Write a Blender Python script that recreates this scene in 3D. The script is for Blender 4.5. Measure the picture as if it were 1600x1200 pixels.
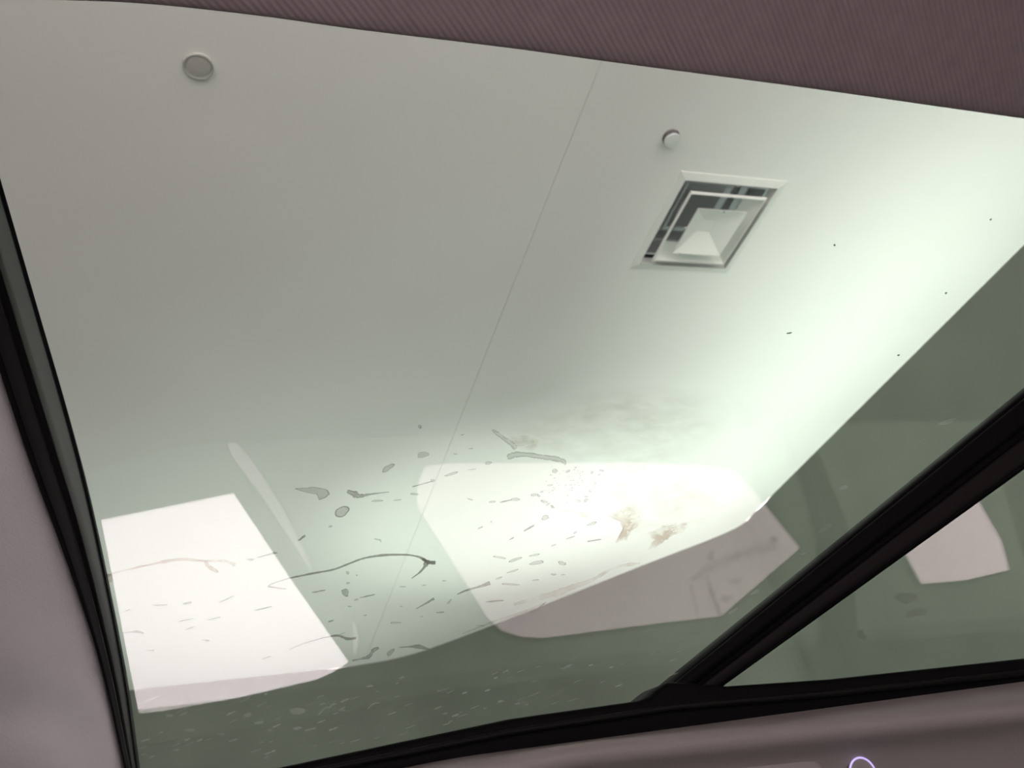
import bpy, bmesh, math, random
from mathutils import Vector, Matrix

for o in list(bpy.data.objects):
    bpy.data.objects.remove(o)
scene = bpy.context.scene
COL = scene.collection
random.seed(7)

# ------------------------------------------------------------------ camera
FPX = 1342.0
CAMZ = 1.15                                   # eye height above the ground
O = Vector((0, 0, CAMZ))
_v1 = Vector((-475, 1050, FPX)); _v2 = Vector((3813, 8, FPX))
AY = _v1.normalized()                         # across the car, outwards
AX = (_v2 - AY * _v2.dot(AY)).normalized()    # along the car
AZ = AX.cross(AY)                             # up
cam_d = bpy.data.cameras.new('camera'); cam = bpy.data.objects.new('camera', cam_d); COL.objects.link(cam)
cam_d.sensor_width = 36.0; cam_d.lens = 36.0 * FPX / 1600.0
cam_d.clip_start = 0.01
cam_d.dof.use_dof = True; cam_d.dof.focus_distance = 0.56; cam_d.dof.aperture_fstop = 17.0
_r = Vector((AX[0], AY[0], AZ[0])); _d = Vector((AX[1], AY[1], AZ[1])); _f = Vector((AX[2], AY[2], AZ[2]))
cam.matrix_world = Matrix(((_r.x, -_d.x, -_f.x, O.x), (_r.y, -_d.y, -_f.y, O.y), (_r.z, -_d.z, -_f.z, O.z), (0, 0, 0, 1)))
scene.camera = cam

# ------------------------------------------------------------------ sky, exposure
world = bpy.data.worlds.new('overcast_sky'); scene.world = world; world.use_nodes = True
bg = world.node_tree.nodes['Background']
bg.inputs[0].default_value = (1.0, 0.84, 0.895, 1); bg.inputs[1].default_value = 9.6
scene.view_settings.view_transform = 'Standard'; scene.view_settings.look = 'None'
scene.view_settings.exposure = 0.0; scene.view_settings.gamma = 1.0
scene.view_settings.use_curve_mapping = False
try:
    scene.cycles.max_bounces = 10; scene.cycles.transparent_max_bounces = 16
except Exception:
    pass

# ------------------------------------------------------------------ lights of the hall (uplights on the floor along the walls, plus an added fill)
H = 2.9                                       # ceiling height above the eye
def area_light(name, loc, target, sx, sy, power, spread, color):
    l = bpy.data.lights.new(name, 'AREA'); l.shape = 'RECTANGLE'; l.size = sx; l.size_y = sy
    l.energy = power; l.spread = math.radians(spread); l.color = color
    o = bpy.data.objects.new(name, l); COL.objects.link(o); o.location = loc
    d = Vector(target) - Vector(loc)
    z = -d.normalized(); y = Vector((0, 1, 0)); x = y.cross(z).normalized(); y = z.cross(x)
    m = Matrix((x, y, z)).transposed(); o.rotation_euler = m.to_euler()
    return o
def spot_light(name, loc, target, power, size, blend, color, radius=0.08):
    l = bpy.data.lights.new(name, 'SPOT'); l.energy = power; l.spot_size = math.radians(size); l.spot_blend = blend
    l.color = color; l.shadow_soft_size = radius
    o = bpy.data.objects.new(name, l); COL.objects.link(o); o.location = loc
    o.rotation_euler = (Vector(target) - Vector(loc)).to_track_quat('-Z', 'Y').to_euler()
    return o
LC = (0.95, 1.0, 0.955)
ZC = CAMZ + H
area_light('side_wall_uplight_beam', (3.8, 4.2, 0.32), (3.9, 4.2, ZC), 0.22, 6.0, 51, 62, LC)
spot_light('corner_uplight_beam', (2.2, 5.7, 0.32), (2.15, 5.7, ZC), 320, 50, 1.0, LC)
spot_light('back_wall_uplight_beam', (0.6, 6.7, 0.32), (0.6, 6.8, ZC), 330, 105, 1.0, LC)
spot_light('hall_fill_beam', (2.1, 3.2, 0.32), (2.3, 3.2, ZC), 138, 165, 1.0, LC)  # added fill to brighten the open ceiling

# ------------------------------------------------------------------ helpers
def ray(px, py):
    c = Vector((px - 800.0, py - 600.0, FPX))
    return Vector((c.dot(AX), c.dot(AY), c.dot(AZ)))
TILT = math.radians(9.0); KG = 0.45
GN = Vector((0, math.cos(TILT), math.sin(TILT)))          # outward normal of the side glass
GU = Vector((0, -math.sin(TILT), math.cos(TILT)))         # up in the glass plane
def G(px, py, w=0.0):                                     # point on the side-glass plane
    r = ray(px, py); return O + r * ((KG + w) / GN.dot(r))
def PC(px, py, h=H):                                      # point on the ceiling plane
    r = ray(px, py); return O + r * (h / r.z)
FN = Vector((0, -math.cos(TILT), math.sin(TILT))); KF = 0.962   # the far side of the cabin
def M(px, py):                                            # where a reflected ray meets the far side
    r = ray(px, py); g = r * (KG / GN.dot(r)); rr = r - 2 * GN * GN.dot(r)
    return O + g + rr * ((KF - FN.dot(g)) / FN.dot(rr))

def link(name, mesh, mat=None, parent=None, smooth=False, loc=None):
    o = bpy.data.objects.new(name, mesh); COL.objects.link(o)
    if mat: mesh.materials.append(mat)
    if smooth:
        for p in mesh.polygons: p.use_smooth = True
    if parent:
        o.parent = parent; o.matrix_parent_inverse = parent.matrix_world.inverted()
    if loc is not None:
        pass
    return o
def tag(o, label=None, cat=None, group=None, kind=None):
    if label: o['label'] = label
    if cat: o['category'] = cat
    if group: o['group'] = group
    if kind: o['kind'] = kind
    return o
def empty(name, loc, label, cat, group=None):
    o = bpy.data.objects.new(name, None); COL.objects.link(o); o.location = loc; o.empty_display_size = 0.05
    o.matrix_world = Matrix.Translation(Vector(loc))
    return tag(o, label, cat, group)
def from_bm(name, bm):
    bmesh.ops.recalc_face_normals(bm, faces=bm.faces)
    me = bpy.data.meshes.new(name); bm.to_mesh(me); bm.free(); return me
def add_box(bm, a, b):
    x0, y0, z0 = a; x1, y1, z1 = b
    v = [bm.verts.new(p) for p in ((x0,y0,z0),(x1,y0,z0),(x1,y1,z0),(x0,y1,z0),(x0,y0,z1),(x1,y0,z1),(x1,y1,z1),(x0,y1,z1))]
    for f in ((0,3,2,1),(4,5,6,7),(0,1,5,4),(1,2,6,5),(2,3,7,6),(3,0,4,7)): bm.faces.new([v[i] for i in f])
def prism(pts, vec):
    """closed polygon of 3D points extruded by vec"""
    bm = bmesh.new(); vec = Vector(vec)
    a = [bm.verts.new(p) for p in pts]; b = [bm.verts.new(Vector(p) + vec) for p in pts]
    bm.faces.new(a); bm.faces.new(list(reversed(b)))
    n = len(pts)
    for i in range(n): bm.faces.new((a[i], a[(i+1) % n], b[(i+1) % n], b[i]))
    return bm
def gprism(px, w0, w1):                                   # prism on the glass plane, from depth w0 to w1
    return prism([G(x, y, w0) for x, y in px], GN * (w1 - w0))
def bevel(o, w, seg=2):
    m = o.modifiers.new('bevel', 'BEVEL'); m.width = w; m.segments = seg; m.limit_method = 'ANGLE'; m.angle_limit = math.radians(30)
    for p in o.data.polygons: p.use_smooth = True
    return o
def loft(rows, name, thick=None):
    """rows: list of equally long point lists"""
    bm = bmesh.new(); vs = [[bm.verts.new(p) for p in r] for r in rows]
    for i in range(len(rows) - 1):
        for j in range(len(rows[0]) - 1):
            bm.faces.new((vs[i][j], vs[i][j+1], vs[i+1][j+1], vs[i+1][j]))
    me = from_bm(name, bm); return me
def filled(name, outer, holes, w0, w1, fn, m, parent):
    """flat plate with holes, w0..w1 thick, placed by fn(x, y, w)"""
    cu = bpy.data.curves.new(name, 'CURVE'); cu.dimensions = '2D'; cu.fill_mode = 'BOTH'; cu.extrude = (w1 - w0) / 2
    for pts in [outer] + holes:
        s = cu.splines.new('POLY'); s.points.add(len(pts) - 1); s.use_cyclic_u = True
        for i, (x, y) in enumerate(pts): s.points[i].co = (x, y, 0, 1)
    tmp = bpy.data.objects.new('tmp', cu); COL.objects.link(tmp)
    me = bpy.data.meshes.new_from_object(tmp.evaluated_get(bpy.context.evaluated_depsgraph_get()))
    bpy.data.objects.remove(tmp); bpy.data.curves.remove(cu)
    for v in me.vertices: v.co = fn(v.co.x, v.co.y, (w0 + w1) / 2 + v.co.z)
    me.name = name; me.materials.clear()
    return link(name, me, m, parent)
def interp(pts, t):
    """catmull-rom through 2D points, t in 0..1"""
    n = len(pts) - 1; s = min(max(t, 0), 1) * n; i = min(int(s), n - 1); u = s - i
    p = [pts[max(i-1, 0)], pts[i], pts[i+1], pts[min(i+2, n)]]
    return tuple(0.5 * ((2*p[1][k]) + (-p[0][k]+p[2][k])*u + (2*p[0][k]-5*p[1][k]+4*p[2][k]-p[3][k])*u*u + (-p[0][k]+3*p[1][k]-3*p[2][k]+p[3][k])*u**3) for k in range(2))

# ------------------------------------------------------------------ materials
def mat(name, col, rough=0.6, var=0.0, scale=8.0, bump=0.0, bscale=200.0, metal=0.0, spec=0.5, emit=None):
    m = bpy.data.materials.new(name); m.use_nodes = True; nt = m.node_tree; b = nt.nodes['Principled BSDF']
    b.inputs['Base Color'].default_value = (*col, 1); b.inputs['Roughness'].default_value = rough
    b.inputs['Metallic'].default_value = metal; b.inputs['Specular IOR Level'].default_value = spec
    tc = nt.nodes.new('ShaderNodeTexCoord')
    if var:
        n = nt.nodes.new('ShaderNodeTexNoise'); n.inputs['Scale'].default_value = scale; n.inputs['Detail'].default_value = 6
        nt.links.new(tc.outputs['Object'], n.inputs['Vector'])
        r = nt.nodes.new('ShaderNodeValToRGB')
        r.color_ramp.elements[0].position = 0.3; r.color_ramp.elements[1].position = 0.7
        r.color_ramp.elements[0].color = (*[c * (1 - var) for c in col], 1); r.color_ramp.elements[1].color = (*[min(1, c * (1 + var)) for c in col], 1)
        nt.links.new(n.outputs['Fac'], r.inputs['Fac']); nt.links.new(r.outputs['Color'], b.inputs['Base Color'])
    if bump:
        n = nt.nodes.new('ShaderNodeTexNoise'); n.inputs['Scale'].default_value = bscale
        nt.links.new(tc.outputs['Object'], n.inputs['Vector'])
        bp = nt.nodes.new('ShaderNodeBump'); bp.inputs['Strength'].default_value = bump; bp.inputs['Distance'].default_value = 0.002
        nt.links.new(n.outputs['Fac'], bp.inputs['Height']); nt.links.new(bp.outputs['Normal'], b.inputs['Normal'])
    if emit:
        b.inputs['Emission Color'].default_value = (*emit[0], 1); b.inputs['Emission Strength'].default_value = emit[1]
    return m
M_CEIL = mat('ceiling_paint', (0.80, 0.80, 0.78), 0.7, 0.015, 1.2)
M_GAP = mat('shadow_gap', (0.10, 0.10, 0.10), 0.9)
M_WALL = mat('dark_wall_cladding', (0.115, 0.128, 0.105), 0.8, 0.08, 1.5)
M_FLOOR = mat('asphalt', (0.10, 0.10, 0.10), 0.9, 0.2, 6, 0.4, 80)
M_DISC = mat('grey_disc_plastic', (0.44, 0.44, 0.41), 0.6)
M_DISC2 = mat('white_disc_plastic', (0.72, 0.76, 0.75), 0.5)
M_VENT = mat('vent_enamel', (0.74, 0.75, 0.72), 0.4)
M_PLEN = mat('vent_duct', (0.42, 0.45, 0.46), 0.8)
M_RUB = mat('black_rubber', (0.002, 0.002, 0.002), 0.65, spec=0.08)
M_BAR = mat('black_bar_plastic', (0.004, 0.0037, 0.0035), 0.5, spec=0.15)
M_STRIP = mat('dark_green_glass_edge', (0.10, 0.13, 0.105), 0.5)
M_TRIM = mat('door_trim_plastic', (0.26, 0.24, 0.222), 0.55, 0.03, 30, 0.15, 900)
M_PILLAR = mat('pillar_trim_cloth', (0.40, 0.40, 0.39), 0.8, 0.04, 30, 0.2, 900)
M_CHROME = mat('chrome', (0.9, 0.9, 0.95), 0.12, metal=1.0)
M_DARKIN = mat('dark_cabin_plastic', (0.03, 0.028, 0.028), 0.8)
M_PAINT = mat('car_body_paint', (0.25, 0.26, 0.27), 0.3)
M_LAMPBODY = mat('uplight_housing', (0.15, 0.15, 0.16), 0.5)

def glass_mat(name, tint, refl, rough=0.0):
    m = bpy.data.materials.new(name); m.use_nodes = True; nt = m.node_tree; nt.nodes.clear()
    out = nt.nodes.new('ShaderNodeOutputMaterial'); mix = nt.nodes.new('ShaderNodeMixShader')
    t = nt.nodes.new('ShaderNodeBsdfTransparent'); g = nt.nodes.new('ShaderNodeBsdfGlossy')
    t.inputs[0].default_value = (*tint, 1); g.inputs['Roughness'].default_value = rough
    lw = nt.nodes.new('ShaderNodeLayerWeight'); lw.inputs[0].default_value = 0.5
    mr = nt.nodes.new('ShaderNodeMapRange'); mr.inputs['From Min'].default_value = 0.5; mr.inputs['To Min'].default_value = refl; mr.inputs['To Max'].default_value = 0.5
    pw = nt.nodes.new('ShaderNodeMath'); pw.operation = 'POWER'; pw.inputs[1].default_value = 3
    nt.links.new(lw.outputs['Facing'], pw.inputs[0])
    mr.inputs['From Min'].default_value = 0.0
    nt.links.new(pw.outputs[0], mr.inputs['Value'])
    nt.links.new(mr.outputs['Result'], mix.inputs[0]); nt.links.new(t.outputs[0], mix.inputs[1]); nt.links.new(g.outputs[0], mix.inputs[2])
    nt.links.new(mix.outputs[0], out.inputs[0])
    return m
M_GLASS = glass_mat('green_tinted_glass', (0.925, 0.965, 0.925), 0.045)
M_FARGLASS = glass_mat('far_clear_glass', (0.97, 0.97, 0.97), 0.04)
M_FARTINT = glass_mat('far_tinted_glass', (0.57, 0.54, 0.543), 0.04)
M_FARDARK = glass_mat('far_dark_glass', (0.42, 0.415, 0.41), 0.04)
M_FARREAR = glass_mat('far_rear_glass', (0.66, 0.625, 0.63), 0.04)
M_SHADE = glass_mat('added_sunshade', (0.18, 0.205, 0.18), 0.0)

def headliner_mat():
    m = mat('headliner_ribbed_cloth', (0.45, 0.355, 0.37), 0.95, 0.05, 60)
    nt = m.node_tree; b = nt.nodes['Principled BSDF']
    tc = nt.nodes.new('ShaderNodeTexCoord'); mp = nt.nodes.new('ShaderNodeMapping')
    r1 = ray(1400, 40); r2 = ray(1414, 110); d = r2 * (0.5 / r2.z) - r1 * (0.5 / r1.z)
    mp.inputs['Rotation'].default_value = (0, 0, -math.atan2(d.y, d.x) + math.pi / 2)
    w = nt.nodes.new('ShaderNodeTexWave'); w.wave_type = 'BANDS'; w.bands_direction = 'X'; w.inputs['Scale'].default_value = 75; w.inputs['Distortion'].default_value = 0.6
    w.inputs['Detail'].default_value = 2
    nt.links.new(tc.outputs['Object'], mp.inputs[0]); nt.links.new(mp.outputs[0], w.inputs[0])
    bp = nt.nodes.new('ShaderNodeBump'); bp.inputs['Strength'].default_value = 0.35; bp.inputs['Distance'].default_value = 0.0012
    nt.links.new(w.outputs['Fac'], bp.inputs['Height']); nt.links.new(bp.outputs[0], b.inputs['Normal'])
    return m
M_HEAD = headliner_mat()

def dirt_mat(name, col, gain=1.0, nscale=None, lo=0.35, hi=0.65, stretch=None, filt=False, tl=0.6):
    """dried dirt: part see-through, part scattering; thickness comes from the mesh attribute 'a'"""
    m = bpy.data.materials.new(name); m.use_nodes = True; nt = m.node_tree; nt.nodes.clear()
    out = nt.nodes.new('ShaderNodeOutputMaterial'); mix = nt.nodes.new('ShaderNodeMixShader'); sc = nt.nodes.new('ShaderNodeMixShader')
    t = nt.nodes.new('ShaderNodeBsdfTransparent'); d = nt.nodes.new('ShaderNodeBsdfDiffuse'); tr = nt.nodes.new('ShaderNodeBsdfTranslucent')
    d.inputs[0].default_value = (*col, 1); tr.inputs[0].default_value = (*col, 1); sc.inputs[0].default_value = tl
    nt.links.new(d.outputs[0], sc.inputs[1]); nt.links.new(tr.outputs[0], sc.inputs[2])
    at = nt.nodes.new('ShaderNodeAttribute'); at.attribute_name = 'a'
    mul = nt.nodes.new('ShaderNodeMath'); mul.operation = 'MULTIPLY'; mul.inputs[1].default_value = gain; mul.use_clamp = True
    nt.links.new(at.outputs['Fac'], mul.inputs[0]); fac = mul.outputs[0]
    if nscale:
        tc = nt.nodes.new('ShaderNodeTexCoord'); mp = nt.nodes.new('ShaderNodeMapping')
        if stretch: mp.inputs['Rotation'].default_value = (0, stretch[1], 0); mp.inputs['Scale'].default_value = (1, 1, stretch[0])
        n = nt.nodes.new('ShaderNodeTexNoise'); n.inputs['Scale'].default_value = nscale; n.inputs['Detail'].default_value = 8; n.inputs['Roughness'].default_value = 0.65
        mr = nt.nodes.new('ShaderNodeMapRange'); mr.inputs['From Min'].default_value = lo; mr.inputs['From Max'].default_value = hi
        nt.links.new(tc.outputs['Object'], mp.inputs[0]); nt.links.new(mp.outputs[0], n.inputs['Vector']); nt.links.new(n.outputs['Fac'], mr.inputs['Value'])
        m2 = nt.nodes.new('ShaderNodeMath'); m2.operation = 'MULTIPLY'
        nt.links.new(fac, m2.inputs[0]); nt.links.new(mr.outputs[0], m2.inputs[1]); fac = m2.outputs[0]
    if filt:                                               # a thin film only filters the light that passes
        t2 = nt.nodes.new('ShaderNodeBsdfTransparent'); t2.inputs[0].default_value = (*col, 1)
        nt.links.new(t2.outputs[0], sc.inputs[2]); sc.inputs[0].default_value = 0.9
    nt.links.new(fac, mix.inputs[0]); nt.links.new(t.outputs[0], mix.inputs[1]); nt.links.new(sc.outputs[0], mix.inputs[2])
    nt.links.new(mix.outputs[0], out.inputs[0])
    return m
M_DIRT = dirt_mat('dried_dirt', (0.30, 0.29, 0.24), 1.0)
M_FLECK = dirt_mat('water_fleck', (0.95, 0.97, 0.95), 1.0, tl=0.95)
M_FILM = dirt_mat('brown_dirt_film', (0.62, 0.57, 0.44), 1.0, 45, 0.35, 0.68, (3.0, 0.3), True)
M_BROWN = dirt_mat('brown_stain', (0.50, 0.37, 0.24), 1.0, 60, 0.3, 0.6, None, True)

# ------------------------------------------------------------------ the hall
XR = 1.557 * H; YB = 3.021 * H; YF = -3.0; XL = -7.0
XS = 0.51 * H
def zpoly(pts, z): return [Vector((x, y, z)) for x, y in pts]
slab = from_bm('ceiling', prism(zpoly([(XL, YF), (XR + .1, YF), (XR + .1, YB + .1), (XL, YB + .1)], ZC + 0.15), (0, 0, 0.2)))
ceiling = tag(link('ceiling', slab, M_GAP), kind='structure')
gap = 0.001
vc = Vector((0.820 * H, 0.886 * H, ZC)); S = 0.205 * H; VA = 1.09
XS2 = XS - (XR - XS)
for k, pts in enumerate(([(XS + gap, YF), (XR, YF), (XR, YB), (XS + gap, YB)],
                         [(XS2 + gap, YF), (XS - gap, YF), (XS - gap, YB), (XS2 + gap, YB)],
                         [(XL, YF), (XS2 - gap, YF), (XS2 - gap, YB), (XL, YB)])):
    hole = [(vc.x + sx * S * .437, vc.y + sy * S * .437 * VA) for sx, sy in ((-1,-1),(1,-1),(1,1),(-1,1))] if k == 0 else None
    filled('ceiling_panel', pts, [hole] if hole else [], 0.0, 0.03, lambda x, y, z: Vector((x, y, ZC + z)), M_CEIL, ceiling)
def wall(name, a, b, thick, label):
    a = Vector((*a, 0)); b = Vector((*b, 0)); n = Vector((b.y - a.y, a.x - b.x, 0)).normalized() * thick
    o = link(name, from_bm(name, prism([a, b, b + n, a + n], (0, 0, ZC))), M_WALL)
    tag(o, label, kind='structure'); return o
WP = [(XR, 1.90*H), (XR, 2.00*H), (1.532*H, 2.124*H), (1.313*H, 2.344*H), (0.974*H, 2.694*H), (0.691*H, 2.950*H), (0.50*H, 3.015*H), (0.36*H, YB)]
cp = [interp(WP, i / 48) for i in range(49)]
wall('wall_right', cp[0], (XR, YF), -0.2, 'dark grey green wall along the right edge of the ceiling')
wall('wall_back', (XL, YB), cp[-1], -0.2, 'dark grey green wall at the far end of the hall')
wall('wall_left', (XL, YF), (XL, YB), -0.2, 'dark grey green wall on the left of the hall')
bm = bmesh.new(); vv = [[bm.verts.new((x + ox, y + oy, z)) for x, y in cp] for ox, oy, z in ((0, 0, 0), (0, 0, ZC), (.15, .15, ZC), (.15, .15, 0))]
for a, b in zip(vv, vv[1:] + vv[:1]):
    for i in range(48): bm.faces.new((a[i], a[i+1], b[i+1], b[i]))
tag(link('wall_corner', from_bm('wall_corner', bm), M_WALL), 'dark grey green wall curving across the hall corner', kind='structure')
bm = bmesh.new(); add_box(bm, (-40, -3.6, -0.2), (40, 12, 0)); tag(link('floor', from_bm('floor', bm), M_FLOOR), kind='structure')
bm = bmesh.new(); add_box(bm, (-60, -90, -0.2), (60, -3.6, 0)); tag(link('floor_forecourt', from_bm('floor_forecourt', bm), mat('pale_concrete', (0.50, 0.49, 0.47), 0.9, 0.06, 0.8)), kind='structure')

# ------------------------------------------------------------------ air vent
vent = empty('air_vent', vc, 'square white louvred air vent in the ceiling', 'air vent')
def frustum_ring(name, h0, z0, h1, z1, mtl, t=0.004):
    bm = bmesh.new()
    def ring(h, z): return [bm.verts.new(vc + Vector((sx * h, sy * h * VA, z))) for sx, sy in ((-1,-1),(1,-1),(1,1),(-1,1))]
    a = ring(h0, z0); b = ring(h1, z1); c = ring(h1 + t, z1 + t); d = ring(h0 + t * .3, z0 + t * 1.2)
    for p, q in ((a, b), (b, c), (c, d), (d, a)):
        for i in range(4): bm.faces.new((p[i], p[(i+1) % 4], q[(i+1) % 4], q[i]))
    return link(name, from_bm(name, bm), mtl, vent)
hs = S / 2
frustum_ring('flange', hs, -0.004, hs * 0.875, -0.012, M_VENT, 0.006)
frustum_ring('flange_lip', hs * 0.88, -0.012, hs * 0.845, 0.03, M_VENT)
frustum_ring('louvre_blade', hs * 0.70, -0.036, hs * 0.50, 0.045, M_VENT)
frustum_ring('louvre_rim', hs * 0.725, -0.033, hs * 0.695, -0.037, M_VENT)
# centre cone: shallow pyramid pressed upwards
bm = bmesh.new()
h0 = hs * 0.47; h1 = hs * 0.12
r0 = [bm.verts.new(vc + Vector((sx * h0, sy * h0 * VA, -0.052))) for sx, sy in ((-1,-1),(1,-1),(1,1),(-1,1))]
r1 = [bm.verts.new(vc + Vector((sx * h1, sy * h1 * VA, 0.0))) for sx, sy in ((-1,-1),(1,-1),(1,1),(-1,1))]
r2 = [bm.verts.new(v.co + Vector((0, 0, 0.004))) for v in r0]; r3 = [bm.verts.new(v.co + Vector((0, 0, 0.004))) for v in r1]
for i in range(4):
    j = (i + 1) % 4
    bm.faces.new((r0[i], r0[j], r1[j], r1[i])); bm.faces.new((r2[i], r3[i], r3[j], r2[j])); bm.faces.new((r0[i], r2[i], r2[j], r0[j]))
bm.faces.new(r1); bm.faces.new(list(reversed(r3)))
link('centre_cone', from_bm('centre_cone', bm), M_VENT, vent)
bm = bmesh.new(); add_box(bm, vc + Vector((-hs * .84, -hs * .84, 0.12)), vc + Vector((hs * .84, hs * .84, 0.14)))
for a_, b_ in (((-.84,-.84),(-.80,.84)),((.80,-.84),(.84,.84)),((-.80,-.84),(.80,-.80)),((-.80,.80),(.80,.84))):
    add_box(bm, vc + Vector((a_[0]*hs, a_[1]*hs, 0.03)), vc + Vector((b_[0]*hs, b_[1]*hs, 0.12)))
link('duct_back', from_bm('duct_back', bm), M_PLEN, vent)
for sx, sy in ((0.05, -0.475), (-0.30, 0.55), (-0.475, -0.05)):
    bm = bmesh.new(); bmesh.ops.create_uvsphere(bm, u_segments=10, v_segments=6, radius=0.008, matrix=Matrix.Translation(vc + Vector((sx * hs, sy * hs, -0.045))))
    link('clip', from_bm('clip', bm), M_PLEN, vent, True)

# ------------------------------------------------------------------ round ceiling plates
def disc(name, px, py, r, drop, m, label, rim):
    c = PC(px, py); t = empty(name, c, label, 'ceiling plate')
    def lathe(nm, prof, mm):
        bm = bmesh.new(); n = 40; rows = []
        for rr, z in prof: rows.append([bm.verts.new(c + Vector((rr * math.cos(2*math.pi*i/n), rr * math.sin(2*math.pi*i/n), z))) for i in range(n)])
        for a, b in zip(rows, rows[1:]):
            for i in range(n): bm.faces.new((a[i], a[(i+1) % n], b[(i+1) % n], b[i]))
        bm.faces.new(rows[0]); bm.faces.new(rows[-1])
        link(nm, from_bm(nm, bm), mm, t)
    if rim:
        lathe('rim', [(r, 0), (r, -drop), (r * .93, -drop * 1.15), (r * .86, -drop), (r * .84, 0)], m)
        lathe('plate', [(r * .83, -0.001), (r * .83, -drop * .8), (r * .5, -drop * 1.0), (r*.1, -drop)], m)
    else:
        lathe('shaded_base', [(r, 0), (r, -drop), (r * .5, -drop)], M_GAP)  # dark side wall, its crescent of shade is put into the colour
        lathe('cover', [(r * .97, -drop), (r * .97, -drop * 1.1), (r * .9, -drop * 1.2), (r * .3, -drop * 1.25)], m)
disc('ceiling_disc', 310, 103, 0.0185 * H, 0.008, M_DISC, 'large round grey plate on the ceiling at upper left', True)
disc('ceiling_disc', 1048, 214, 0.0135 * H, 0.022, M_DISC2, 'small round white plate on the ceiling beside the air vent', False)

# ------------------------------------------------------------------ floor uplights
def uplight(label, x, y, lx, ly):
    t = empty('floor_uplight', (x, y, 0), label, 'uplight', 'floor uplights along the walls')
    bm = bmesh.new()
    for a, b in (((-lx, -ly, 0), (lx, ly, 0.02)), ((-lx, -ly, 0.02), (-lx + .02, ly, 0.26)), ((lx - .02, -ly, 0.02), (lx, ly, 0.26)),
                 ((-lx + .02, -ly, 0.02), (lx - .02, -ly + .02, 0.26)), ((-lx + .02, ly - .02, 0.02), (lx - .02, ly, 0.26))):
        add_box(bm, Vector(a) + Vector((x, y, 0)), Vector(b) + Vector((x, y, 0)))
    link('housing', from_bm('housing', bm), M_LAMPBODY, t)
uplight('long floor uplight beside the right wall', 3.8, 4.2, 0.16, 3.05)
uplight('square floor uplight near the curved hall corner', 2.2, 5.7, 0.16, 0.16)
uplight('square floor uplight in front of the back wall', 0.6, 6.7, 0.16, 0.16)
uplight('added square fill uplight in the open hall', 2.1, 3.2, 0.16, 0.16)

# ------------------------------------------------------------------ near car door: glass, bar, seals, trim
car = empty('car', (0.4, -0.25, 0), 'car seen from inside, its dirty side window framing the ceiling', 'car')
def sub(o, parent):
    o.parent = parent; o.matrix_parent_inverse = parent.matrix_world.inverted(); return o
GT = 0.004
glass = link('window_glass', from_bm('window_glass', gprism([(-140, -90), (2150, 150), (1080, 1092), (900, 1125), (600, 1180), (150, 1270)], 0, GT)), M_GLASS, car)
glass['label'] = 'green tinted main window pane with dried dirt'
quarter = link('quarter_glass', from_bm('quarter_glass', gprism([(1086, 1090), (2156, 150), (2400, 300), (2400, 955), (1600, 1045)], 0, GT)), M_GLASS, car)
quarter['label'] = 'small triangular quarter pane'
# slanted bar between the panes: three raised ribs
def line_pts(a, b): return a, b
UP0, UP1 = (1030, 1084), (2120, 187); LO0, LO1 = (1130, 1073), (2120, 360)
def between(t):
    return (UP0[0] + (LO0[0]-UP0[0])*t, UP0[1] + (LO0[1]-UP0[1])*t), (UP1[0] + (LO1[0]-UP1[0])*t, UP1[1] + (LO1[1]-UP1[1])*t)
def bar_piece(name, t0, t1, w0, w1, m, bw, par):
    a0, a1 = between(t0); b0, b1 = between(t1)
    return bevel(link(name, from_bm(name, gprism([a0, a1, b1, b0], w0, w1)), m, par), bw)
dbar = bar_piece('divider_bar', 0.0, 1.0, -0.006, 0.02, M_RUB, 0.002, car); dbar['label'] = 'slanted black bar between the panes'
bar_piece('divider_rib', 0.08, 0.46, -0.014, -0.006, M_RUB, 0.003, dbar)
bar_piece('divider_rib', 0.56, 0.95, -0.011, -0.006, M_BAR, 0.002, dbar)
# belt seal under the panes
top = [(120, 1278), (300, 1234), (430, 1200), (600, 1164), (800, 1122), (1000, 1094), (1016, 1088), (1030, 1076), (1045, 1064), (1140, 1071), (1300, 1060), (1600, 1028), (2400, 930)]
bot = [(2400, 965), (1600, 1070), (1200, 1125), (800, 1180), (655, 1202), (400, 1262), (120, 1340)]
belt = bevel(link('belt_seal', from_bm('belt_seal', gprism(top + bot, -0.02, 0.012)), M_RUB, car), 0.003)
lip_t = [(x, y + 12) for x, y in ((120, 1278), (430, 1200), (800, 1126), (1060, 1087), (1300, 1066), (1600, 1034), (2400, 938))]
lip_b = [(x, y + 22) for x, y in reversed(((120, 1278), (430, 1200), (800, 1126), (1060, 1087), (1300, 1066), (1600, 1034), (2400, 938)))]
bevel(link('belt_lip', from_bm('belt_lip', gprism(lip_t + lip_b, -0.024, -0.02)), M_BAR, belt), 0.0015)
# pillar-side seal
EA = [(-190, 20), (-90, 300), (0, 584), (48, 728), (104, 880), (152, 1024), (192, 1192), (216, 1300)]   # trim edge
EB = [(-75, 20), (0, 280), (52, 460), (104, 640), (144, 800), (192, 1040), (213, 1192), (228, 1300)]    # glass edge
def mixl(t): return [(a[0] + (b[0]-a[0])*t, a[1] + (b[1]-a[1])*t) for a, b in zip([interp(EA, i/24) for i in range(25)], [interp(EB, i/24) for i in range(25)])]
def seal_piece(name, t0, t1, w0, w1, m, bw, par):
    return bevel(link(name, from_bm(name, gprism(mixl(t0) + list(reversed(mixl(t1))), w0, w1)), m, par), bw)
pseal = seal_piece('pillar_seal', -0.2, 0.55, -0.012, 0.02, M_RUB, 0.003, car)
seal_piece('seal_bead', 0.12, 0.40, -0.018, -0.012, M_BAR, 0.0025, pseal)
seal_piece('glass_channel', 0.55, 0.93, -0.002, 0.02, M_STRIP, 0.0008, pseal)
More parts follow.
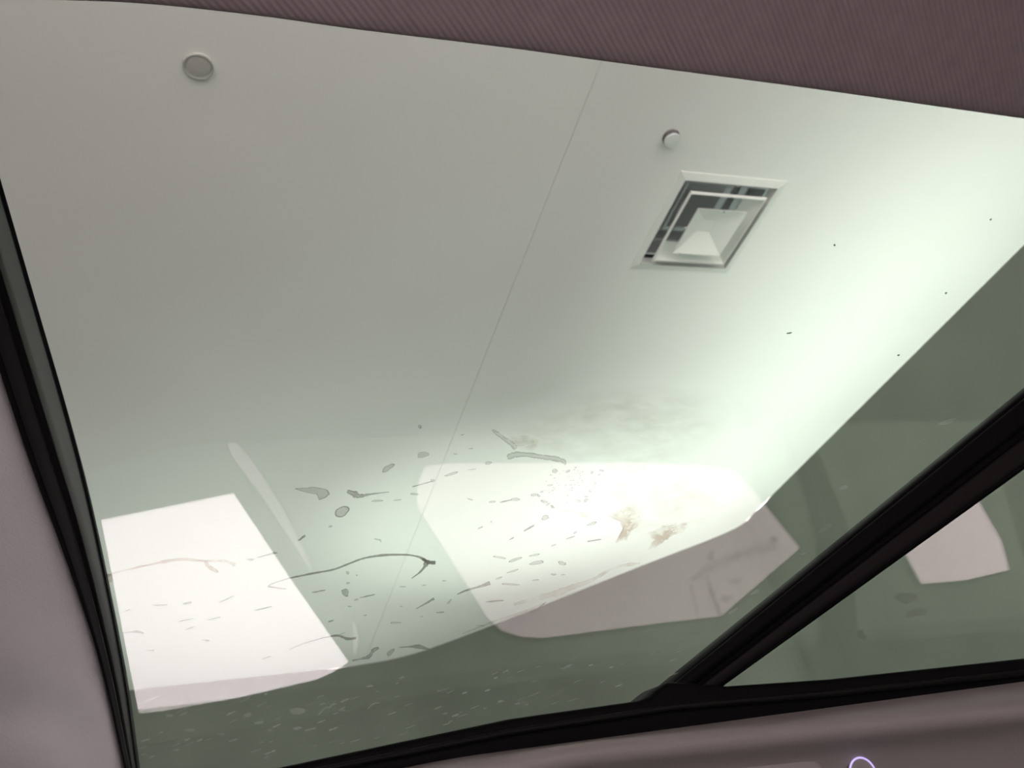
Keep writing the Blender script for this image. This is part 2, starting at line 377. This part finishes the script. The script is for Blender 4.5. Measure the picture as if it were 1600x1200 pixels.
seal_piece('channel_edge', 0.93, 1.0, -0.004, 0.02, M_RUB, 0.0008, pseal)
# header seal above the pane
bevel(link('header_seal', from_bm('header_seal', gprism([(-200, -90), (200, -88), (560, -45), (960, 5), (1600, 90), (2400, 195), (2400, 80), (-200, -220)], -0.012, 0.02)), M_RUB, car), 0.003)
# door trim below the belt
rows = []
xs = [i * 60 for i in range(0, 41)]
def l0(x): return 1188 - 0.1375 * (x - 800) + (0 if x > 700 else (700 - x) * 0.08)
def l1(x): return 1107 - 0.098 * (x - 1600) + (0 if x > 900 else (900 - x) * 0.10)
for f in ((lambda x: G(x, l0(x) - 10, 0.0)), (lambda x: G(x, l0(x) - 4, -0.018)), (lambda x: G(x, l0(x) + 2, -0.022)),
          (lambda x: G(x, l0(x) * .35 + l1(x) * .65, -0.046)), (lambda x: G(x, l1(x), -0.055)), (lambda x: G(x, l1(x) + 10, -0.055)), (lambda x: G(x, l1(x) + 24, -0.047)),
          (lambda x: G(x, l1(x) + 70, -0.034)), (lambda x: G(x, l1(x) + 500, 0.0))):
    rows.append([f(x) for x in xs])
o = trim = link('door_trim', loft(rows, 'door_trim'), M_TRIM, car, True)
m_ = o.modifiers.new('s', 'SUBSURF'); m_.levels = 2; m_.render_levels = 2
m_ = o.modifiers.new('t', 'SOLIDIFY'); m_.thickness = 0.004; m_.offset = 1
# recessed pull pocket with rounded corner, and bright ring
pk = [(900, 1262), (900, 1237), (1140, 1198), (1200, 1190), (1258, 1184), (1274, 1186), (1284, 1192), (1292, 1202), (1300, 1225), (1310, 1262)]
bevel(link('pull_panel', from_bm('pull_panel', gprism(pk, -0.0465, -0.015)), M_TRIM, trim), 0.003)
ringc = G(1349, 1210, -0.046)
bm = bmesh.new(); n = 48; mseg = 10; R0 = 0.0078; r0 = 0.0005; vv = []
for i in range(n):
    a = 2*math.pi*i/n; d = Vector((1, 0, 0)) * math.cos(a) + GU * math.sin(a)
    vv.append([bm.verts.new(ringc + d * (R0 + r0*math.cos(2*math.pi*j/mseg)) + GN * (r0*math.sin(2*math.pi*j/mseg))) for j in range(mseg)])
for i in range(n):
    for j in range(mseg): bm.faces.new((vv[i][j], vv[(i+1) % n][j], vv[(i+1) % n][(j+1) % mseg], vv[i][(j+1) % mseg]))
M_RING = mat('violet_ring', (0.45, 0.42, 0.6), 0.2, emit=((0.62, 0.48, 1.0), 0.85))  # violet white tone set by emission
o = link('violet_ring', from_bm('violet_ring', bm), M_RING, trim, True); o['label'] = 'small violet white ring'
bm = bmesh.new(); bmesh.ops.create_cone(bm, cap_ends=True, segments=32, radius1=R0, radius2=R0, depth=0.012)
rot = Vector((0, 0, 1)).rotation_difference(GN).to_matrix().to_4x4(); bmesh.ops.transform(bm, matrix=Matrix.Translation(ringc + GN * 0.006) @ rot, verts=bm.verts)
link('ring_knob', from_bm('ring_knob', bm), M_TRIM, trim)

# ------------------------------------------------------------------ pillar trim
rows = []
ts = [i / 30 for i in range(31)]
for dx, dy, w in ((10, 0, 0.0), (0, 0, -0.014), (-8, 2, -0.020), (-40, 10, -0.024), (-120, 30, -0.030), (-260, 60, -0.055), (-520, 120, -0.10)):
    r = []
    for t in ts:
        x, y = interp(EA, t)
        shade_dent = 0.024 * math.exp(-((y + dy - 1150) / 80.0) ** 2) * (1 if dx <= -120 else 0.35 if dx <= -40 else 0)  # dent standing in for a cast shadow low on the trim
        r.append(G(x + dx, y + dy + (0 if dx > -50 else 0), w + shade_dent))
    rows.append(r)
o = link('pillar_trim', loft(rows, 'pillar_trim'), M_PILLAR, car, True)
m_ = o.modifiers.new('s', 'SUBSURF'); m_.levels = 2; m_.render_levels = 2
m_ = o.modifiers.new('t', 'SOLIDIFY'); m_.thickness = 0.008; m_.offset = -1
tag(o, 'mauve grey cloth pillar trim at the left window edge')

# ------------------------------------------------------------------ headliner
EH = [(-500, 30), (-200, 8), (0, 4), (200, 8), (400, 28), (560, 50), (800, 79), (960, 101), (1280, 143), (1600, 188), (2000, 240), (2600, 300)]
rows = []
NE = 60
edge = []
for i in range(NE + 1):
    x, y = interp(EH, i / NE); r = ray(x, y); edge.append(r * (0.33 / r.y))
for yo, zo in ((0.02, 0.07), (0.008, 0.03), (0.002, 0.008), (0, 0), (-0.008, 0.001), (-0.04, 0.008), (-0.10, 0.025), (-0.25, 0.055), (-0.60, 0.085), (-0.95, 0.085), (-1.19, 0.06)):
    rows.append([O + e + Vector((0, yo, zo)) for e in edge])
o = link('roof_lining', loft(rows, 'roof_lining'), M_HEAD, car, True)
m_ = o.modifiers.new('s', 'SUBSURF'); m_.levels = 1; m_.render_levels = 1
m_ = o.modifiers.new('t', 'SOLIDIFY'); m_.thickness = 0.01; m_.offset = 1
tag(o, 'ribbed mauve brown cloth roof lining above the window')

# ------------------------------------------------------------------ the far side of the cabin, seen as reflections in the glass
def far_local(p):                                          # 3D -> 2D on the far plane
    d = p - O; return (d.x, d.dot(Vector((0, math.sin(TILT), math.cos(TILT)))))
FUP = Vector((0, math.sin(TILT), math.cos(TILT)))
def far_world(u, v, w=0): return O + FN * (KF + w) + Vector((1, 0, 0)) * u + FUP * v
def plate_with_holes(name, outer, holes, w0, w1, m, parent): return filled(name, outer, holes, w0, w1, far_world, m, parent)
def mp(pts): return [far_local(M(x, y)) for x, y in pts]
def grow(q, d=0.012):                                    # panes lap over the edge of their opening
    cx = sum(p[0] for p in q) / len(q); cy = sum(p[1] for p in q) / len(q); r = []
    for x, y in q:
        l = math.hypot(x - cx, y - cy); r.append((x + (x - cx) / l * d, y + (y - cy) / l * d))
    return r
Q1 = mp([(158, 812), (365, 770), (455, 905), (545, 1034), (520, 1050), (495, 1061), (380, 1088), (250, 1111), (217, 1114), (202, 1040)])
Q2 = mp([(664, 728), (700, 723), (1000, 722), (1110, 728), (1150, 736), (1180, 768), (1251, 856), (1128, 962), (990, 978), (900, 990), (850, 996), (815, 994), (785, 985), (762, 965), (700, 865), (652, 790), (652, 760)])
Q3 = mp([(1440, 912), (1510, 906), (1578, 890), (1566, 845), (1530, 782), (1500, 720), (1380, 800)])
SL = mp([(356, 692), (366, 688), (390, 712), (440, 790), (480, 868), (489, 893), (470, 868), (410, 775), (362, 712)])
SL2 = mp([(551, 972), (556, 972), (561, 1000), (556, 1022), (552, 1024)])
WIN1 = mp([(60, 668), (600, 660), (1205, 648), (1262, 760), (1284, 850), (1292, 1008), (1000, 1046), (700, 1080), (500, 1120), (330, 1150), (60, 1190)])
WIN2 = mp([(1262, 690), (1290, 640), (1700, 560), (1900, 640), (1900, 950), (1600, 986), (1332, 1004), (1312, 818)])
far = plate_with_holes('far_door_panel', [(-2.2, -0.95), (3.2, -0.95), (3.2, 0.85), (-2.2, 0.85)], [WIN1, WIN2], -0.03, 0.02, M_DARKIN, car)
plate_with_holes('added_sunshade', WIN1, [Q1, Q2, SL, SL2], -0.002, 0.0, M_SHADE, far)  # added sunshade, its gaps cut the shapes of the reflected bright patches
plate_with_holes('added_sunshade', WIN2, [Q3], -0.002, 0.0, M_SHADE, far)
plate_with_holes('clear_window', grow(Q1), [], 0.004, 0.007, M_FARGLASS, far)
plate_with_holes('tinted_window', grow(Q2), [], 0.004, 0.007, M_FARTINT, far)
plate_with_holes('rear_window', grow(Q3), [], 0.004, 0.007, M_FARREAR, far)
plate_with_holes('tinted_strip', grow(SL), [], 0.004, 0.007, M_FARDARK, far); plate_with_holes('tinted_strip', grow(SL2), [], 0.004, 0.007, M_FARDARK, far)

# ------------------------------------------------------------------ rest of the car shell (keeps the cabin dark)
shell = car
bm = bmesh.new(); add_box(bm, (-2.1, -1.0, CAMZ + 0.66), (3.1, 0.35, CAMZ + 0.70)); link('roof', from_bm('roof', bm), M_PAINT, shell)
bm = bmesh.new(); add_box(bm, (-2.1, -1.0, 0.25), (3.1, 0.5, 0.31)); link('floor_pan', from_bm('floor_pan', bm), M_DARKIN, shell)
bm = bmesh.new(); add_box(bm, (-2.1, 0.50, 0.25), (3.1, 0.54, CAMZ + 0.02)); link('door_skin', from_bm('door_skin', bm), M_PAINT, shell)
bm = bmesh.new(); add_box(bm, (3.06, -1.0, 0.31), (3.1, 0.5, CAMZ + 0.6)); link('rear_bulkhead', from_bm('rear_bulkhead', bm), M_DARKIN, shell)
bm = bmesh.new(); add_box(bm, (-2.1, -1.0, 0.31), (-2.06, 0.5, CAMZ + 0.1)); link('dash_bulkhead', from_bm('dash_bulkhead', bm), M_DARKIN, shell)
bm = bmesh.new(); add_box(bm, (2.0, 0.40, CAMZ + 0.0), (3.1, 0.44, CAMZ + 0.62)); link('rear_pillar', from_bm('rear_pillar', bm), M_PAINT, shell)
bm = bmesh.new(); add_box(bm, (-2.1, 0.36, CAMZ + 0.0), (-0.30, 0.42, CAMZ + 0.62)); link('front_pillar', from_bm('front_pillar', bm), M_PAINT, shell)
# added fill lamp on the far door, brightens lining, pillar and trim
bm = bmesh.new(); bmesh.ops.create_uvsphere(bm, u_segments=20, v_segments=10, radius=0.05, matrix=Matrix.Translation((-0.35, -0.905, CAMZ - 0.22)) @ Matrix.Diagonal((1.4, 0.25, 1, 1)))
link('cabin_fill_lens', from_bm('cabin_fill_lens', bm), mat('fill_lens', (0.9, 0.88, 0.85), 0.4, emit=((1, 0.85, 0.85), 1.0)), car, True)
pl = bpy.data.lights.new('cabin_fill_bulb', 'POINT'); pl.energy = 14.0; pl.color = (1, 0.88, 0.90); pl.shadow_soft_size = 0.06
po = bpy.data.objects.new('cabin_fill_bulb', pl); COL.objects.link(po); po.location = (-0.35, -0.80, CAMZ - 0.22)

# ------------------------------------------------------------------ dirt on the outside of the panes
WO = GT + 0.0006
class Dirt:
    def __init__(s, fn=None): s.v = []; s.f = []; s.a = []; s.fn = fn or (lambda x, y: G(x, y, WO))
    def blob(s, cx, cy, rx, ry, ang, rim=0.8, core=0.3, rough=0.18, n=14):
        ca, sa = math.cos(math.radians(ang)), math.sin(math.radians(ang)); b = len(s.v)
        ph = [random.uniform(0, 6.28) for _ in range(3)]
        for k, al in ((1.0, rim), (0.72, core)):
            for i in range(n):
                t = 2*math.pi*i/n; q = k * (1 + rough * (math.sin(2*t + ph[0]) + .6*math.sin(3*t + ph[1]) + .4*math.sin(5*t + ph[2])))
                x, y = rx*q*math.cos(t), ry*q*math.sin(t)
                s.v.append(s.fn(cx + x*ca - y*sa, cy + x*sa + y*ca)); s.a.append(al)
        s.v.append(s.fn(cx, cy)); s.a.append(core)
        for i in range(n):
            j = (i+1) % n; s.f.append((b+i, b+j, b+n+j, b+n+i)); s.f.append((b+n+i, b+n+j, b+2*n))
    def streak(s, pts, wid, al=0.75, core=None, n=None):
        """pts polyline in picture coordinates; wid a half-width or list of them"""
        m = len(pts) - 1; n = n or max(6, m * 5); b = len(s.v)
        ws = wid if isinstance(wid, (list, tuple)) else [wid * .4] + [wid] * (m - 1) + [wid * .4]
        if len(ws) < 2 or m < 1: return
        core = al if core is None else core
        for i in range(n + 1):
            t = i / n; x, y = interp(pts, t); x2, y2 = interp(pts, min(1, t + .01)); x1, y1 = interp(pts, max(0, t - .01))
            d = math.hypot(x2-x1, y2-y1) or 1; nx, ny = -(y2-y1)/d, (x2-x1)/d
            w = interp([(v, 0) for v in ws], t)[0]
            if m == 1: w = max(w, wid if not isinstance(wid, (list, tuple)) else w) * (0.35 + 0.65 * math.sin(math.pi * t) ** .5)
            w = max(0.25, w) * random.uniform(.75, 1.25)
            for k, q in ((-1, al), (0, core), (1, al)): s.v.append(s.fn(x + nx*w*k, y + ny*w*k)); s.a.append(q)
        for i in range(n):
            p = b + 3*i
            s.f.append((p, p+1, p+4, p+3)); s.f.append((p+1, p+2, p+5, p+4))
    def poly(s, pts, al, rim=None, jag=0.0, sub=6, soft=0.25, centre=None):
        """filled irregular patch: outline alpha rim, inside al, fading over soft"""
        out = []
        n = len(pts)
        for i in range(n):
            p, q = pts[i], pts[(i+1) % n]
            for k in range(sub):
                t = k / sub; out.append((p[0] + (q[0]-p[0])*t + random.uniform(-jag, jag), p[1] + (q[1]-p[1])*t + random.uniform(-jag, jag)))
        c = centre or (sum(p[0] for p in out)/len(out), sum(p[1] for p in out)/len(out)); b = len(s.v); N = len(out)
        for k, v in ((1.0, rim if rim is not None else 0.0), (1 - soft, al), (0.4, al)):
            for x, y in out: s.v.append(s.fn(c[0] + (x-c[0])*k, c[1] + (y-c[1])*k)); s.a.append(v)
        s.v.append(s.fn(c[0], c[1])); s.a.append(al)
        for r in range(2):
            for i in range(N):
                j = (i+1) % N; s.f.append((b+r*N+i, b+r*N+j, b+(r+1)*N+j, b+(r+1)*N+i))
        for i in range(N): s.f.append((b+2*N+i, b+2*N+(i+1) % N, b+3*N))
    def build(s, name, m, parent, kind=None):
        me = bpy.data.meshes.new(name); me.from_pydata([tuple(p) for p in s.v], [], s.f)
        at = me.attributes.new('a', 'FLOAT', 'POINT')
        for i, v in enumerate(s.a): at.data[i].value = v
        o = link(name, me, m, parent)
        if kind: o['kind'] = kind
        return o
def Z6(*p): return [(400 + .375*x, 640 + .375*y) for x, y in p]
def Z1(*p): return [(x / 2, 600 + y / 2) for x, y in p]
def Z3(*p): return [(720 + x * .25, 620 + y * .25) for x, y in p]
def one(fn, name='dirt_streak', m=M_DIRT):
    d = Dirt(); fn(d); return d.build(name, m, glass)
# long hooked streak
def hook(d):
    d.streak(Z6((125,748),(70,740),(52,738),(65,727),(130,705),(240,682),(320,667),(380,645),(440,622),(500,610),(560,605),(640,606),(690,618),(712,632)), [.8,1.2,1.2,.8,1,1.6,1.4,1.4,1.2,1.8,1.6,1.2,1.6,2.4], .85, .6, 80)
    d.streak(Z6((690,622),(720,636),(748,638)), [1.5,3.0,2.2], .95, .8, 12)
    d.streak(Z6((712,632),(702,655),(680,680),(648,703)), [4.5,2.4,1.4,.6], .9, .6, 16)
one(hook)
def left_hook(d):
    d.streak(Z1((330,603),(360,590),(400,580),(480,562),(560,548),(640,553),(700,553),(735,566)), [2,1.6,1.6,2.2,2.6,2,2,3], .9, .8, 50)
    d.streak(Z1((640,553),(652,570),(682,588)), [2.5,3,2.2], .9, .8, 14)
    d.blob(166, 905, 9, 10, 20, .9, .6)
one(left_hook, 'dirt_streak', M_BROWN)
one(lambda d: d.streak(Z6((135,1000),(220,968),(330,942),(380,955),(418,952)), [.6,1,1.4,2,1.6], .85, .6, 30))
def low(d):
    d.streak(Z6((400,1046),(440,1038),(472,1028),(490,1002),(512,993)), [1,1.6,2.6,2.6,1.5], .75, .4, 24)
one(low)
one(lambda d: d.streak(Z6((598,991),(640,988),(680,988),(722,1000)), [.8,1.2,3,1.5], .8, .5, 20))
one(lambda d: d.streak(Z6((838,770),(880,752),(930,738),(975,722)), [.8,1.6,1.6,3.2], .7, .5, 20))
one(lambda d: d.streak(Z6((668,830),(710,806),(742,787)), [.6,1.2,1.8], .7, .5, 12))
one(lambda d: d.streak(Z6((380,340),(410,352),(432,360),(480,352),(555,343)), [3,5,3,1.2,.6], .7, .45, 24))
def leaf(d):
    d.poly(Z6((160,330),(200,326),(236,322),(270,326),(300,335),(308,350),(292,368),(262,378),(258,356),(214,346)), .30, .75, .5, 4, .14)
one(leaf, 'dirt_mark')
one(lambda d: d.blob(*Z6((358,425))[0], 12, 8, -22, .8, .36, .08), 'dirt_mark')
one(lambda d: d.blob(*Z6((550,243))[0], 10, 4.5, -38, .6, .32), 'dirt_mark')
one(lambda d: d.blob(*Z6((695,188))[0], 8, 5.5, -10, .35, .28), 'dirt_mark')
one(lambda d: d.blob(*Z6((372,762))[0], 7, 5, 30, .8, .45), 'dirt_mark')
one(lambda d: d.blob(*Z6((560,1012))[0], 6.5, 4, -40, .75, .4), 'dirt_mark')
one(lambda d: d.streak(Z3((290,380),(340,362),(420,362),(500,375),(580,385),(640,402),(655,425)), [3.6,5,4,3.4,3.6,3.5,1], .5, .24, 70), 'dirt_streak')
one(lambda d: d.streak(Z3((195,205),(235,235),(275,265),(320,295),(345,325)), [1.5,3,3,4,4], .42, .2, 60), 'dirt_streak')
one(lambda d: d.streak(Z3((630,722),(680,712),(715,705),(745,735),(790,750)), [1.6,2,3,4,2], .5, .4, 30), 'dirt_streak', M_BROWN)
# the many small marks
sp = Dirt()
for x, y, rx, ry, a in ((310,487,9,4,-20),(682,70,8,6,-30),(505,380,28,4,-3),(590,377,17,3,-3),(660,352,16,5,5),(737,296,9,7,0),(815,268,28,6,-17),(900,250,18,2.5,-6),(968,223,14,7,0),
    (505,541,12,3,10),(518,546,7,3,60),(382,680,7,7,0),(383,723,7,5,-20),(390,820,8,3,0),(418,792,10,4,-10),(455,857,7,3,-10),(582,888,22,4.5,0),(612,738,12,2.5,0),(700,732,10,2,-5),(784,713,8,3,0),
    (805,800,13,5,-42),(768,845,20,3,-6),(690,863,6,2,0),(606,820,5,2,0),(985,384,14,5,0),(1080,374,22,6,-6),(1160,355,16,7,-10),(1205,450,18,9,-18),(980,468,3,4,0),(1330,512,9,4,-20),(1240,565,10,4,-20),
    (1245,255,11,10,0),(1300,257,12,5,-20),(1225,315,12,4,-10),(1200,382,14,6,20),(1235,405,10,6,20),(1190,343,8,4,-30),(1375,378,10,7,-20),(1400,475,22,6,-25),(1240,687,12,4,0),(1280,688,9,3,0),(1165,710,16,3,-8),
    (1275,640,16,9,20),(1170,638,28,9,-12),(1080,625,30,6,-16),(1015,616,26,5,10),(1160,606,22,5,-12),(1070,673,28,4,-20),(1012,702,14,4,-20),(1060,728,40,4,2),(935,900,16,3,0),(860,105,8,2,-20),(895,163,12,2,-10),
    (830,185,8,3,0),(360,933,14,2,-20),(420,690,4,3,0)):
    (cx, cy), = Z6((x, y)); sp.blob(cx, cy, max(.8, rx*.375), max(.7, ry*.375), a, .68, .3, .14, 10)
for p, w in ((((180,548),(192,532),(206,522)),1.2),(((650,322),(740,297)),.8),(((232,763),(290,752)),1.1),(((430,785),(496,770)),1),(((300,885),(325,877)),1.1),(((955,802),(1035,795)),1.2),(((1015,387),(1065,376)),1),
    (((1115,507),(1160,481)),1.3),(((1055,543),(1076,532)),1),(((925,497),(945,487)),1),(((1380,550),(1440,540)),1.3),(((1290,540),(1330,527)),.8),(((1140,860),(1210,800)),1.0),(((690,70),(683,80)),.8),
    (((30,610),(90,596)),.9),(((0,835),(65,822)),.9),(((880,370),(905,378)),.6)):
    sp.streak(Z6(*p), w, .7, .5)
for p, w in ((((480,692),(525,690)),1.2),(((570,688),(600,682)),2),(((680,685),(735,660)),1.2),(((795,708),(850,695)),1.2),(((555,743),(605,733)),1.1),(((650,738),(690,728)),1),(((385,778),(430,774),(452,780)),2),
    (((580,768),(610,757)),1.1),(((635,800),(655,802)),1.6),(((460,832),(485,832)),1),(((390,712),(410,702)),.9),(((770,548),(795,548)),1.5),(((800,545),(860,525)),.9),(((820,860),(850,850)),1),(((930,490),(955,475)),1.4)):
    sp.streak(Z1(*p), w, .6, .45)
for x, y in ((1548, 343), (1478, 458), (1304, 383), (1404, 555)): sp.blob(x, y, 2, 1.4, -20, .9, .9)
sp.blob(1233, 520.5, 4, 1.2, -12, .95, .95)
sp.build('dirt_specks', M_DIRT, glass, 'stuff')
# flaking patch: fine specks
fl = Dirt()
for _ in range(70):
    a = random.uniform(0, 6.28); r = random.random() ** .5
    x, y = 888 + 46*r*math.cos(a), 757 + 28*r*math.sin(a); fl.streak([(x, y), (x + random.uniform(1, 4), y - random.uniform(-1, 2))], random.uniform(.3, .7), .35)
for x, y in ((842,775),(848,784),(856,788),(863,792),(905,783),(915,776),(922,768),(930,755),(936,742),(940,735),(925,738)): fl.blob(x, y, random.uniform(2,4), random.uniform(1.2,2.2), random.uniform(-40,40), .5, .3)
fl.build('flaking_specks', M_DIRT, glass, 'stuff')
# brown film wiped across the pane
fm = Dirt()
fm.poly([(768,668),(800,695),(815,708),(870,716),(890,730),(930,720),(960,740),(1000,752),(1080,720),(1150,660),(1120,610),(1010,600),(900,612),(840,640)], .24, 0, 2, 4, .35)
fm.build('dirt_film', M_FILM, glass)
fm = Dirt()
fm.poly([(930,740),(1000,760),(1090,740),(1140,770),(1110,820),(1040,850),(960,850),(985,815),(950,790)], .28, 0, 2, 4, .35)
fm.build('dirt_film', M_FILM, glass)
fm = Dirt()
fm.poly(Z3((1000,690),(1060,660),(1150,720),(1120,800),(1060,860),(1030,900),(960,912),(1010,850),(990,770),(910,740)), .75, .15, 2, 4, .2)
fm.build('brown_stain', M_BROWN, glass); fm = Dirt()
fm.poly(Z3((1160,840),(1300,790),(1440,780),(1400,840),(1300,880),(1250,930),(1170,960),(1200,900)), .75, .12, 2, 4, .2)
fm.build('brown_stain', M_BROWN, glass); fm = Dirt()
fm.poly(Z3((290,250),(420,230),(500,280),(480,330),(400,340),(330,310)), .5, .0, 2, 4, .4)
fm.build('brown_stain', M_BROWN, glass)
fm = Dirt(); fm.streak(Z6((1075,812),(1150,790),(1250,765),(1330,735),(1400,710),(1480,665),(1540,648),(1600,640)), [2,3,5,4,3,2,2.5,1.5], .45, .35, 60)
fm.streak(Z6((860,935),(1000,880),(1100,848),(1210,802)), [1,2,2,1], .35, .25, 40)
fm.build('dirt_streak', M_BROWN, glass)
# pale flecks over the dark lower band
fk = Dirt()
def in_band(x): return 1075 - max(0, x - 540) * .20, 1195 - max(0, x - 430) * .185
for _ in range(170):
    x = random.uniform(215, 1060); lo, hi = in_band(x)
    if x > 620: lo = 1045 - (x - 620) * .10
    y = random.uniform(lo + 8, hi - 10); L = random.uniform(2, 9) * (1.6 if random.random() < .1 else 1)
    fk.streak([(x - L, y + L*.3), (x + L, y - L*random.uniform(.2, .6))], random.uniform(.5, 1.4), random.choice((.15, .2, .25, .3, .4, .6)))
for x, y, rx, ry, a, al in ((465,1111,13,5,-6,.5),(387,1117,6,4,-10,.3),(297,1141,8,3,-6,.35),(265,1118,6,2.5,0,.35),(405,1129,9,2,-12,.4),(425,1141,6,2.5,0,.3),(465,1138,7,2.5,-5,.45),(1480,659,15,3.5,-16,.4),(1441,688,9,2,-35,.2),
    (1318,762,8,3,-10,.4),(1290,825,14,4,-30,.18),(535,1110,6,2,-5,.35),(578,1072,6,1.5,-5,.4),(345,1147,7,1.5,-10,.4),(235,1184,8,1.2,-30,.5),(275,1172,7,1.2,-5,.4),(1145,955,9,3,-30,.3),(1180,925,9,3,-30,.3),(1255,865,6,2,-10,.3)):
    fk.blob(x, y, rx, ry, a, al * .9, al, .1, 12)
fk.streak([(497,1118),(508,1106),(516,1104),(524,1095)], 1, .5)
fk.streak([(575,1107),(583,1100),(594,1098)], 1, .4)
fk.build('water_flecks', M_FLECK, glass, 'stuff')

# marks on the far tinted pane stand in for things outside it, mirrored
def FARP(x, y):
    u, v = far_local(M(x, y)); return far_world(u, v, -0.0035)
def pane_mark(fn):
    d = Dirt(FARP); fn(d); d.build('pane_mark', M_FARMARK, far)
M_FARMARK = dirt_mat('far_view_mark', (0.10, 0.10, 0.09), 1.0, 40, 0.25, 0.6)
pane_mark(lambda d: d.streak([(1104, 898), (1112, 925), (1126, 964)], [3, 4, 2.5], .2, .7, 20))
pane_mark(lambda d: d.streak([(1078, 910), (1085, 940), (1092, 966)], [3, 3, 2], .1, .35, 20))
pane_mark(lambda d: d.streak([(1080, 906), (1105, 890), (1140, 872), (1180, 860), (1215, 852)], [5, 9, 12, 12, 6], 0, .40, 30))
pane_mark(lambda d: d.blob(1209, 843, 8, 6, 20, 0, .6))
pane_mark(lambda d: d.blob(1110, 868, 6, 9, 0, 0, .45))
pane_mark(lambda d: d.blob(1150, 908, 10, 7, 10, 0, .3))
pane_mark(lambda d: d.blob(1135, 935, 9, 8, 10, 0, .3))
# smudges on the quarter pane
def qs(fn):
    d = Dirt(); fn(d); d.build('pane_mark', M_DIRT, quarter)
qs(lambda d: d.blob(1416, 934, 20, 10, 10, 0, .42, .15, 18))
qs(lambda d: d.blob(1432, 957, 17, 8, -15, 0, .38, .15, 18))
qs(lambda d: d.blob(1346, 992, 10, 7, 30, 0, .45, .15, 18))
